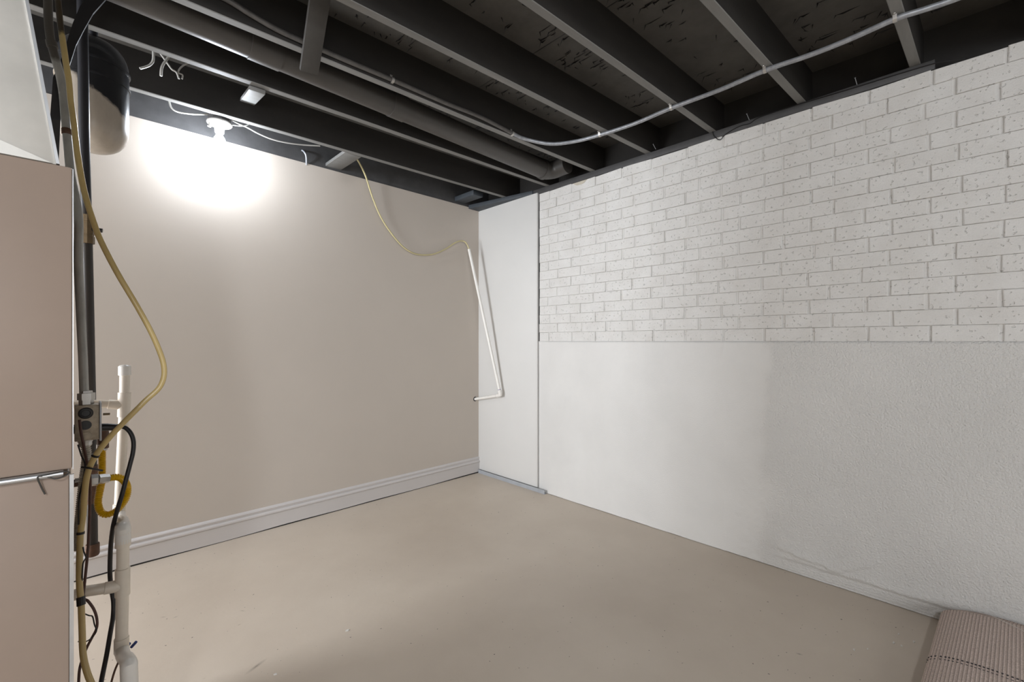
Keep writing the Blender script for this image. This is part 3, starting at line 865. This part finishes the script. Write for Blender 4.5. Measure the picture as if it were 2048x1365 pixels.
t0 = gpt(183.5, 990)
b = MB(); b.lathe(t0 + Vector((0, 0, -0.03)), (0, 0, 1), [(0, gr), (0.001, 0.0205), (0.012, 0.0205), (0.0125, 0.018), (0.12, 0.018), (0.1205, 0.0205), (0.134, 0.0205), (0.1345, gr)], 18); b.build('tee', M['rust'], gp, smooth=True)['label'] = 'rust brown pipe tee'

# black strap hanging from the drain pipe down behind the plenum
m = MB()
L_ = [(186, -24), (160, 12), (146, 45), (133, 85), (121, 120), (106, 155), (100, 235), (113, 332)]
R_ = [(216, -8), (186, 27), (169, 57), (152, 90), (138, 134), (128, 175), (121, 240), (117, 332)]
SYY = [2.062, 2.05, 2.04, 2.03, 2.02, 2.01, 2.0, 2.0]
vs = []
for (p, q, yy) in zip(L_, R_, SYY):
    a, c = at_y(p[0], p[1], yy), at_y(q[0], q[1], yy)
    vs += [a, c, c + Vector((0, 0.012, 0)), a + Vector((0, 0.012, 0))]
ns = len(L_)
vs[0].z = vs[1].z = vs[2].z = vs[3].z = dpt(vs[1].x, R).z - R - 0.0015
fs = [(0, 1, 2, 3), tuple(4 * ns - 4 + k for k in (0, 3, 2, 1))] + [(4 * i + k, 4 * i + (k + 1) % 4, 4 * i + 4 + (k + 1) % 4, 4 * i + 4 + k) for i in range(ns - 1) for k in range(4)]
m.add(vs, fs)
tag(m.build('hanging_strap', M['cord']), 'wide black strap slanting down behind plenum and conduit', 'strap')

# ------------------------------------------------------------------ electrical conduit and junction box
BY = 1.62
jb = empty('junction_box', at_y(180, 850, BY))
tag(jb, 'stained steel junction box on the furnace side', 'electrical box')
c = [at_y(157, 812, BY), at_y(199, 811, BY), at_y(200, 886, BY), at_y(157, 884, BY)]
xl, xr_, zu, zl = FX + 0.003, c[1].x, c[0].z, c[3].z
b = MB(); b.box((xl, BY, zl), (xr_, BY + 0.052, zu)); b.build('box_body', M['box'], jb, bevel=0.0025)
b = MB(); b.box((xr_ + 0.0002, BY - 0.003, zl - 0.004), (xr_ + 0.0042, BY + 0.056, zu + 0.004)); b.build('cover_plate', M['track'], jb, bevel=0.001)
for (px, py, r, nm) in ((171.5, 827, 0.0150, 'grommet'), (171, 851, 0.0122, 'knockout_hole')):
    q = at_y(px, py, BY)
    b = MB(); b.lathe(q, (0, -1, 0), [(0, r), (0.002, r), (0.003, r * 0.9), (0.003, r * 0.62), (0.001, r * 0.55), (0.001, 0.002)] if nm == 'grommet' else [(0, r), (0.0008, r * 0.98)], 24); b.build(nm, M['black'], jb, smooth=True)
q = at_y(173, 873, BY)
b = MB(); b.lathe(q, (0, -1, 0), [(0, 0.0118), (0.0012, 0.0112), (0.0012, 0.0098), (0.0004, 0.0094), (0.0004, 0.005), (0.001, 0.0045), (0.001, 0.001)], 24); b.build('knockout', M['box'], jb, smooth=True)
cx = at_y(173, 800, BY)
b = MB(); b.lathe((cx.x, BY + 0.022, zu), (0, 0, 1), [(0, 0.0150), (0.012, 0.0150), (0.0122, 0.0180), (0.0300, 0.0180), (0.0305, 0.0130), (0.036, 0.0120)], 6); b.build('connector', M['nut'], jb)
b = MB(); b.lathe((cx.x - 0.002, BY + 0.022, zl - 0.018), (0, 0, 1), [(0, 0.011), (0.004, 0.0135), (0.012, 0.0135), (0.0125, 0.0150), (0.018, 0.0150)], 12); b.build('connector', M['nut'], jb)
bp = at_y(206, 829, BY + 0.02)
b = MB(); b.tube([bp, at_y(220, 828.5, BY + 0.02)], 0.0032, 10); b.build('brass_stud', M['brass'], jb)['label'] = 'small brass stud'

ec = empty('conduit', (cx.x, BY + 0.022, zu))
tag(ec, 'grey metal conduit rising from the junction box to the joists', 'conduit')
def cpt(x, y):
    t = min(1, max(0, (800 - y) / 800.0)); return at_y(x, y, BY + 0.022 + 0.16 * t)
cpts = [(169, 806), (166, 720), (161, 620), (156, 520), (149, 430), (142, 350), (136, 290), (131, 240), (127, 190), (120, 150), (111, 118), (104, 92), (99.5, 68), (97, 40), (96, 5), (95.5, -60)]
P = [cpt(*p) for p in cpts]
P[-1].z = min(P[-1].z, ZS)
for q in P:
    if q.z < zt + 0.02: q.x = max(q.x, FX + 0.0108)
b = MB(); b.tube(P, 0.0098, 14, smooth=4); b.build('tubing', M['emt'], ec, smooth=True)
i0, i1 = cpt(105.5, 96), cpt(102, 82)
b = MB(); b.tube([i0, i0.lerp(i1, 0.05), i0.lerp(i1, 0.95), i1], [0.010, 0.0122, 0.0122, 0.010], 14); b.build('coupling', M['emt'], ec, smooth=True)
i0, i1 = cpt(134, 270), cpt(133, 258)
b = MB(); b.tube([i0, i0.lerp(i1, 0.1), i0.lerp(i1, 0.9), i1], [0.010, 0.0112, 0.0112, 0.010], 14); b.build('coupling', M['rust'], ec, smooth=True)

b = MB(); b.tube([Vector((cx.x - 0.002, BY + 0.022, zl - 0.014))] + along_y([(173, 905), (172, 925), (168, 955), (164, 990), (160, 1030), (157, 1065), (155, 1100)], BY + 0.022), 0.0105, 14, smooth=5, corr=(0.0052, 0.0022))
tag(b.build('flexible_conduit', M['whip'], smooth=True, angle=20), 'ribbed steel flexible conduit dropping below the junction box', 'conduit')

# ------------------------------------------------------------------ yellow flexible gas connector
yg = empty('gas_connector', at_y(204, 960, 1.82))
tag(yg, 'yellow corrugated gas hose looping below the junction box', 'hose')
GYY = 1.82
hp = [(204, 896, 1.810), (204, 915, 1.800), (204, 940, 1.790), (203, 962, 1.780), (199, 985, 1.760), (196, 1005, 1.750), (200, 1022, 1.750), (211, 1030, 1.750), (226, 1026, 1.750), (241, 1014, 1.750), (252, 997, 1.750), (255, 980, 1.750), (251, 966, 1.740), (242, 957, 1.730), (231, 955, 1.725), (217, 957, 1.720)]
b = MB(); b.tube([at_y(*p) for p in hp], 0.0098, 16, smooth=6, corr=(0.0050, 0.0020)); b.build('hose', M['yellow_gas'], yg, smooth=True, angle=20)
a, c = at_y(219, 957, 1.72), at_y(200, 959, 1.715)
d = (c - a)
b = MB(); b.lathe(a, d, [(0, 0.0105), (0.001, 0.0122), (0.010, 0.0122), (0.0105, 0.0135), (0.024, 0.0135), (0.0245, 0.009)], 6); b.build('flare_nut', M['nut'], yg)
a2 = at_y(199, 959.5, 1.715); c2 = at_y(179, 962, 1.715)
b = MB(); b.lathe(a2, c2 - a2, [(0, 0.0092), (0.003, 0.0165), (0.030, 0.0165), (0.032, 0.011), (0.05, 0.011)], 6); b.build('adapter_nut', M['nut'], yg)
b = MB(); b.tube([a2.lerp(c2, 0.9), Vector((FX + 0.0005, c2.y, c2.z - 0.001))], 0.0105, 12); b.build('pipe_nipple', M['rust'], yg, smooth=True)
a3 = at_y(204, 898, 1.81)
b = MB(); b.lathe(a3 - Vector((0, 0, 0.006)), (0, 0, 1), [(0, 0.0108), (0.001, 0.0128), (0.020, 0.0128), (0.0205, 0.0105), (0.036, 0.0105)], 6); b.build('flare_nut', M['nut'], yg)
# gas valve body the hose feeds, tucked against the furnace
b = MB(); b.tube([at_y(206, 897, 1.81), at_y(206, 880, 1.81), at_y(206, 866, 1.81), at_y(196, 858, 1.808), Vector((FX + 0.0005, 1.805, at_y(178, 856, 1.805).z))], 0.0135, 12, smooth=3); b.build('iron_elbow', M['rust'], yg, smooth=True)['label'] = 'dark iron elbow'

# ------------------------------------------------------------------ PVC condensate drain
pv = empty('condensate_drain', at_y(245, 1250, 1.67) * 1.0)
pv.location.z = 0
bpy.context.view_layer.update()
tag(pv, 'white PVC drain stack with tees and jogged elbows right of the furnace', 'pipe')
Y1, Y2, Y3 = 1.98, 1.67, 1.50
def seg_(name, pts, r, mat, seg=18, smooth=0):
    m = MB(); m.tube(pts, r, seg, smooth=smooth); return m.build(name, mat, pv, smooth=True)
def sleeve(name, a, c, r, mat):
    t = (c - a).normalized() * 0.0006
    return seg_(name, [a, a + t, c - t, c], [r * 0.86, r, r, r * 0.86], mat)
pr = 0.0143
u = lambda x, y: at_y(x, y, Y1)
seg_('upper_pipe', [u(249.5, 740), u(249, 800), u(245, 880), u(241, 960), u(238.5, 1018)], pr * 0.96, M['pvc_aged'])
top = u(249.7, 731)
m = MB(); m.lathe(u(249.5, 751), (0, 0, 1), [(0, pr), (0.0005, 0.0172), ((top - u(249.5, 751)).length - 0.004, 0.0172), ((top - u(249.5, 751)).length, 0.013), ((top - u(249.5, 751)).length + 0.002, 0.004)], 20); m.build('end_cap', M['pvc'], pv, smooth=True)
sleeve('tee', u(247.5, 834), u(249, 785), 0.0172, M['pvc_aged'])
tb = u(248, 811)
sleeve('tee_branch', tb, u(216, 809), 0.0155, M['pvc_aged'])
seg_('branch_pipe', [u(222, 809), u(186, 808), Vector((-0.20, Y1, u(186, 808).z)), Vector((-0.235, Y1 - 0.012, u(186, 808).z)), Vector((-0.25, Y1 - 0.045, u(186, 808).z)), Vector((-0.25, FY + 0.6405, u(186, 808).z))], pr * 0.92, M['pvc_aged'])
sleeve('coupling', u(238, 1026), u(238.7, 1008), 0.0168, M['pvc_aged'])
# jog towards the viewer: street elbow, short leg, elbow
l2 = lambda x, y: at_y(x, y, Y2)
l3 = lambda x, y: at_y(x, y, Y3)
A0, A1 = u(238.3, 1022), l2(246, 1066)
A0b = A0 + Vector((0, 0, -0.012))
jog = [A0, A0b, A0.lerp(A1, 0.25) + Vector((0, 0, -0.010)), A0.lerp(A1, 0.75) + Vector((0, 0, 0.014)), A1 + Vector((0, 0.004, 0.012)), A1, l2(246, 1086)]
seg_('jog_elbow', jog, [0.0165, 0.0168, 0.0155, 0.0162, 0.0178, 0.0178, 0.0178], M['pvc'], 20, smooth=5)
seg_('lower_pipe', [l2(246, 1080), l2(245.5, 1140), l2(244, 1240), l2(243, 1290)], pr, M['pvc_aged'])
sleeve('coupling', l2(246, 1094), l2(246, 1056), 0.0178, M['pvc_aged'])
sleeve('tee', l2(245, 1192), l2(245.3, 1137), 0.0170, M['pvc_aged'])
sleeve('tee_branch', l2(245, 1171), l2(208, 1178), 0.0160, M['pvc_aged'])
bq = l2(168, 1184)
seg_('branch_pipe', [l2(214, 1177), bq, Vector((FX + 0.0005, Y2, bq.z - 0.002))], pr, M['pvc_aged'])
sleeve('coupling', l2(243, 1304), l2(243.2, 1276), 0.0170, M['pvc_aged'])
B0, B1 = l2(243, 1300), l3(258, 1338)
jog = [B0, B0.lerp(B1, 0.3) + Vector((0, 0, -0.004)), B0.lerp(B1, 0.75) + Vector((0, 0, 0.010)), B1 + Vector((0, 0.003, 0.008)), B1, l3(259, 1372)]
seg_('jog_elbow', jog, [0.0168, 0.0158, 0.0165, 0.0180, 0.0180, 0.0180], M['pvc'], 20, smooth=5)
e = l3(259, 1366)
seg_('bottom_pipe', [e, Vector((e.x, e.y, 0.02))], pr, M['pvc_aged'])
for x, y in ((259, 1288), (272, 1285)):
    q = at_y(x, y, 1.74)
    m = MB(); m.tube([at_y(x - 9, y + 10, 1.75), q], 0.0042, 8); m.build('blue_lever', M['blue_bit'], pv)['label'] = 'blue plastic lever tip'

# ------------------------------------------------------------------ vinyl tubing, black cord, thin wires
tv = [(114, -40, 1.75), (116, 0, 1.72), (121, 50, 1.70), (126, 85, 1.68), (132, 126, 1.66), (138, 164, 1.65), (142, 205, 1.64), (148, 249, 1.62), (155, 308, 1.60), (168, 381, 1.58), (188, 447, 1.56), (203, 485, 1.55), (235, 547, 1.53), (273, 611, 1.52), (302, 664, 1.52), (321, 708, 1.52), (328, 735, 1.52), (327, 757, 1.52), (317, 778, 1.52), (293, 800, 1.52), (276, 817, 1.52), (247, 846, 1.53), (217, 878, 1.54), (191, 912, 1.55), (175, 948, 1.56), (169, 990, 1.57), (166, 1030, 1.58), (161, 1067, 1.58), (159, 1120, 1.57), (159, 1170, 1.55), (162, 1203, 1.54), (164, 1254, 1.52), (166, 1307, 1.50), (172, 1338, 1.49), (182, 1366, 1.48), (200, 1400, 1.46)]
vt = empty('vinyl_tubing', at_y(175, 948, 1.56))
tag(vt, 'aged yellow vinyl tubing bowing out beside the furnace', 'tube')
TV = [at_y(*p) for p in tv]
b = MB(); b.tube(TV, 0.0066, 12, smooth=5); b.build('tube_run', M['tube'], vt, smooth=True)
def band(i, r, w, nm='cable_tie'):
    d = (TV[i + 1] - TV[i - 1]).normalized()
    m = MB(); m.tube([TV[i] - d * w, TV[i] + d * w], r, 12); m.build(nm, M['black'], vt)
band(23, 0.0085, 0.0025); band(27, 0.0080, 0.003); band(30, 0.0085, 0.010, 'tape_wrap')
m = MB(); m.tube([at_y(163, 935, 1.555), at_y(178, 937, 1.545), at_y(190, 939, 1.55), at_y(205, 942, 1.56)], 0.0024, 6); m.build('cable_tie_tail', M['black'], vt)

cd = empty('power_cord', at_y(206, 852, 1.7))
tag(cd, 'black power cord hanging in front of the PVC drain', 'cord')
kd = [(240, 853, 1.69), (252, 857, 1.685), (262, 868, 1.68), (267, 884, 1.675), (266, 905, 1.67), (260, 930, 1.665), (252, 960, 1.66), (244, 990, 1.66), (235, 1020, 1.67), (226, 1055, 1.70), (221, 1100, 1.74), (220, 1150, 1.745), (223, 1180, 1.75), (227, 1205, 1.745), (226, 1235, 1.73), (221, 1265, 1.70), (213, 1312, 1.67), (203, 1362, 1.64), (195, 1410, 1.60)]
b = MB(); b.tube([at_y(*p) for p in kd], 0.0056, 10, smooth=5); b.build('cord_run', M['cord'], cd, smooth=True)
pq = [Vector((FX + 0.0005, 1.69, at_y(205, 855, 1.69).z)), at_y(205, 855, 1.69), at_y(228, 855, 1.69), at_y(243, 853, 1.69)]
b = MB(); b.tube(pq, [0.0105, 0.0105, 0.0095, 0.0062], 12, smooth=4); b.build('strain_relief', M['black'], cd, smooth=True)

wire('thermostat_wire', along_y([(159, 840, 1.585), (162, 865, 1.58), (168, 895, 1.575), (174, 925, 1.57), (180, 955, 1.585), (180, 1000, 1.60), (178, 1060, 1.60), (175, 1110, 1.59), (170, 1160, 1.58), (167, 1195, 1.57), (176, 1203, 1.56), (188, 1220, 1.56), (194, 1240, 1.56), (193, 1258, 1.56), (183, 1278, 1.56), (172, 1300, 1.56), (160, 1335, 1.55), (157, 1370, 1.54)], 1.57), 0.0030, M['brown_wire'], 'brown wire running down beside the vinyl tubing in a low loop')
wire('control_wire', along_y([(156, 890), (163, 912), (170, 930), (166, 960), (158, 1000), (157, 1050)], 1.575), 0.0018, M['cord'], 'thin black wire close to the furnace edge below the junction box')
wire('control_wire', along_y([(166, 1095), (168, 1105), (172, 1116), (166, 1128), (164, 1160), (163, 1180)], 1.55), 0.0016, M['cord'], 'thin black wire kinked beside the rusty drip cap')
wire('control_wire', along_y([(168, 1228), (178, 1232), (185, 1234), (189, 1250), (193, 1262), (186, 1274), (172, 1284), (156, 1284)], 1.545), 0.0015, M['cord'], 'thin dark wire inside the brown wire loop near the floor')
wire('orange_wire', along_y([(237, 1325), (232, 1336), (227, 1350), (221, 1372)], 1.58), 0.0025, M['rust'], 'short orange brown wire behind the lowest PVC elbow')

# ------------------------------------------------------------------ carpet roll at lower right
def carpet():
    ax = at_x(1888, 1214, XR - 0.03); 
    t = empty('carpet_roll', (2.1, -0.15, 0)); 
    tag(t, 'flattened roll of taupe ribbed carpet against the parged wall', 'carpet')
    # cross-section in a plane across the axis: broad flattened roll
    Wd, H = 0.46, 0.105
    na, nb = 48, 40
    x1 = XR - 0.034; L = 1.25
    ang = math.radians(3.4)
    d = Vector((-math.cos(ang), -math.sin(ang) * -1, 0))   # from the wall towards the viewer
    s = Vector((d.y, -d.x, 0))
    if s.y > 0: s = -s                                     # s points to -Y (right in the picture)
    o = Vector((x1, 0.062, 0))
    prof = []
    for i in range(na):
        a = 2 * math.pi * i / na
        e = 2.0 / 2.35
        cx_ = math.copysign(abs(math.cos(a)) ** e, math.cos(a)); sz = math.copysign(abs(math.sin(a)) ** e, math.sin(a))
        prof.append((Wd / 2 - cx_ * Wd / 2, H / 2 + sz * H / 2))
    per = [0.0]
    for i in range(na):
        p, q = prof[i], prof[(i + 1) % na]
        per.append(per[-1] + math.hypot(p[0] - q[0], p[1] - q[1]))
    vs, fs, uvs = [], [], []
    for k in range(nb + 1):
        v_ = L * k / nb
        shrink = 1.0
        if v_ < 0.02: shrink = 0.90 + 0.10 * math.sqrt(max(0, 1 - (1 - v_ / 0.02) ** 2))
        for i in range(na):
            u_, z = prof[i]
            z = 0.001 + (z - H / 2) * shrink * (1 + 0.05 * math.sin(v_ * 3 + 0.5)) + H / 2 * (1 + 0.05 * math.sin(v_ * 3 + 0.5))
            vs.append(o + d * v_ + s * ((u_ - Wd / 2) * shrink + Wd / 2) + Vector((0, 0, z)))
    me = bpy.data.meshes.new('roll_body')
    for k in range(nb):
        for i in range(na):
            i2 = (i + 1) % na
            fs.append((k * na + i, k * na + i2, (k + 1) * na + i2, (k + 1) * na + i))
            uvs += [(L * k / nb, per[i]), (L * k / nb, per[i + 1]), (L * (k + 1) / nb, per[i + 1]), (L * (k + 1) / nb, per[i])]
    fs.append(tuple(range(na - 1, -1, -1))); uvs += [(0, 0)] * na
    fs.append(tuple(nb * na + i for i in range(na))); uvs += [(0, 0)] * na
    me.from_pydata([tuple(p) for p in vs], [], fs)
    uvl = me.uv_layers.new(name='UVMap')
    for i, q in enumerate(uvs): uvl.data[i].uv = q
    me.materials.append(M['carpet'])
    for p in me.polygons: p.use_smooth = True
    ob = bpy.data.objects.new('roll_body', me); COL.objects.link(ob); ob.parent = t; ob.matrix_parent_inverse = t.matrix_world.inverted()
    # woven dark stripe of separate stitches across the ribs
    m = MB()
    for v_, r in ((0.430, 0.0030), (0.449, 0.0011)):
        u_prev = None
        for i in range(na):
            a, c = prof[i], prof[(i + 1) % na]
            if (a[1] + c[1]) / 2 < H * 0.4: continue
            steps = max(1, int(math.hypot(a[0] - c[0], a[1] - c[1]) / 0.0085))
            for j in range(steps):
                t_ = (j + 0.5) / steps
                u_ = a[0] + (c[0] - a[0]) * t_; z = a[1] + (c[1] - a[1]) * t_
                sc = (1 + 0.05 * math.sin(v_ * 3 + 0.5))
                p = o + d * v_ + s * u_ + Vector((0, 0, 0.001 + z * sc))
                tx = s * (c[0] - a[0]) + Vector((0, 0, c[1] - a[1])); tx.normalize()
                m.hexa([p + tx * q1 * 0.0024 + d * q2 * r + tx.cross(d) * q3 * 0.0012 for q3 in (-1, 1) for q1, q2 in ((-1, -1), (1, -1), (1, 1), (-1, 1))])
    so = m.build('woven_stripe', M['stripe'], t); so['kind'] = 'stuff'; so['label'] = 'dark stitched stripe across the ribs'
    pts = []
    for k in range(10):
        v_ = 0.02 + 0.02 * k; u_ = 0.14 + 0.030 * k
        z = H * 1.02 * (1 - abs((u_ - Wd / 2) / (Wd / 2)) ** 2.35) ** (1 / 2.35)
        pts.append(o + d * v_ + s * u_ + Vector((0, 0, 0.0035 + (H / 2 * 1.03 + (z / 2)))))
    m = MB(); m.tube(pts, 0.0009, 6, smooth=3); m.build('loose_thread', M['chip'], t)['label'] = 'loose white thread'
carpet()

# ------------------------------------------------------------------ paint chips on the floor
chips = [(695, 1261, 9), (551, 1349, 8), (1797, 1269, 6), (1787, 1286, 9), (1803, 1292, 7), (1827, 1284, 7), (1708, 1300, 8), (1735, 1298, 4)]
for i, (px, py, s) in enumerate(chips):
    q = at_z(px, py, 0.002); k = s * 0.0011
    m = MB(); a0 = random.uniform(0, 3)
    ring = [(q.x + k * math.cos(a0 + a) * random.uniform(0.5, 1.2), q.y + k * math.sin(a0 + a) * random.uniform(0.25, 0.6), 0.0002) for a in (0, 1.2, 2.5, 3.7, 5.1)]
    m.add(ring + [(x, y, 0.0018 + random.uniform(0, 0.002)) for x, y, _ in ring], [(4, 3, 2, 1, 0), (5, 6, 7, 8, 9)] + [(j, (j + 1) % 5, 5 + (j + 1) % 5, 5 + j) for j in range(5)])
    tag(m.build('paint_chip', M['chip']), {0: 'white paint chip alone near the middle of the floor', 1: 'white paint chip farthest left on the floor, near the drain',
         2: 'white paint chip farthest back, beside the carpet roll', 3: 'white paint chip between the back two of the carpet cluster', 4: 'white paint chip at the near end of the carpet cluster',
         5: 'white paint chip closest to the carpet roll', 6: 'lone white paint chip left of the carpet cluster', 7: 'smallest paint chip, between the cluster and the lone chip'}.get(i, 'tiny white paint chip on the floor'), 'paint chip', 'paint chips on the floor')
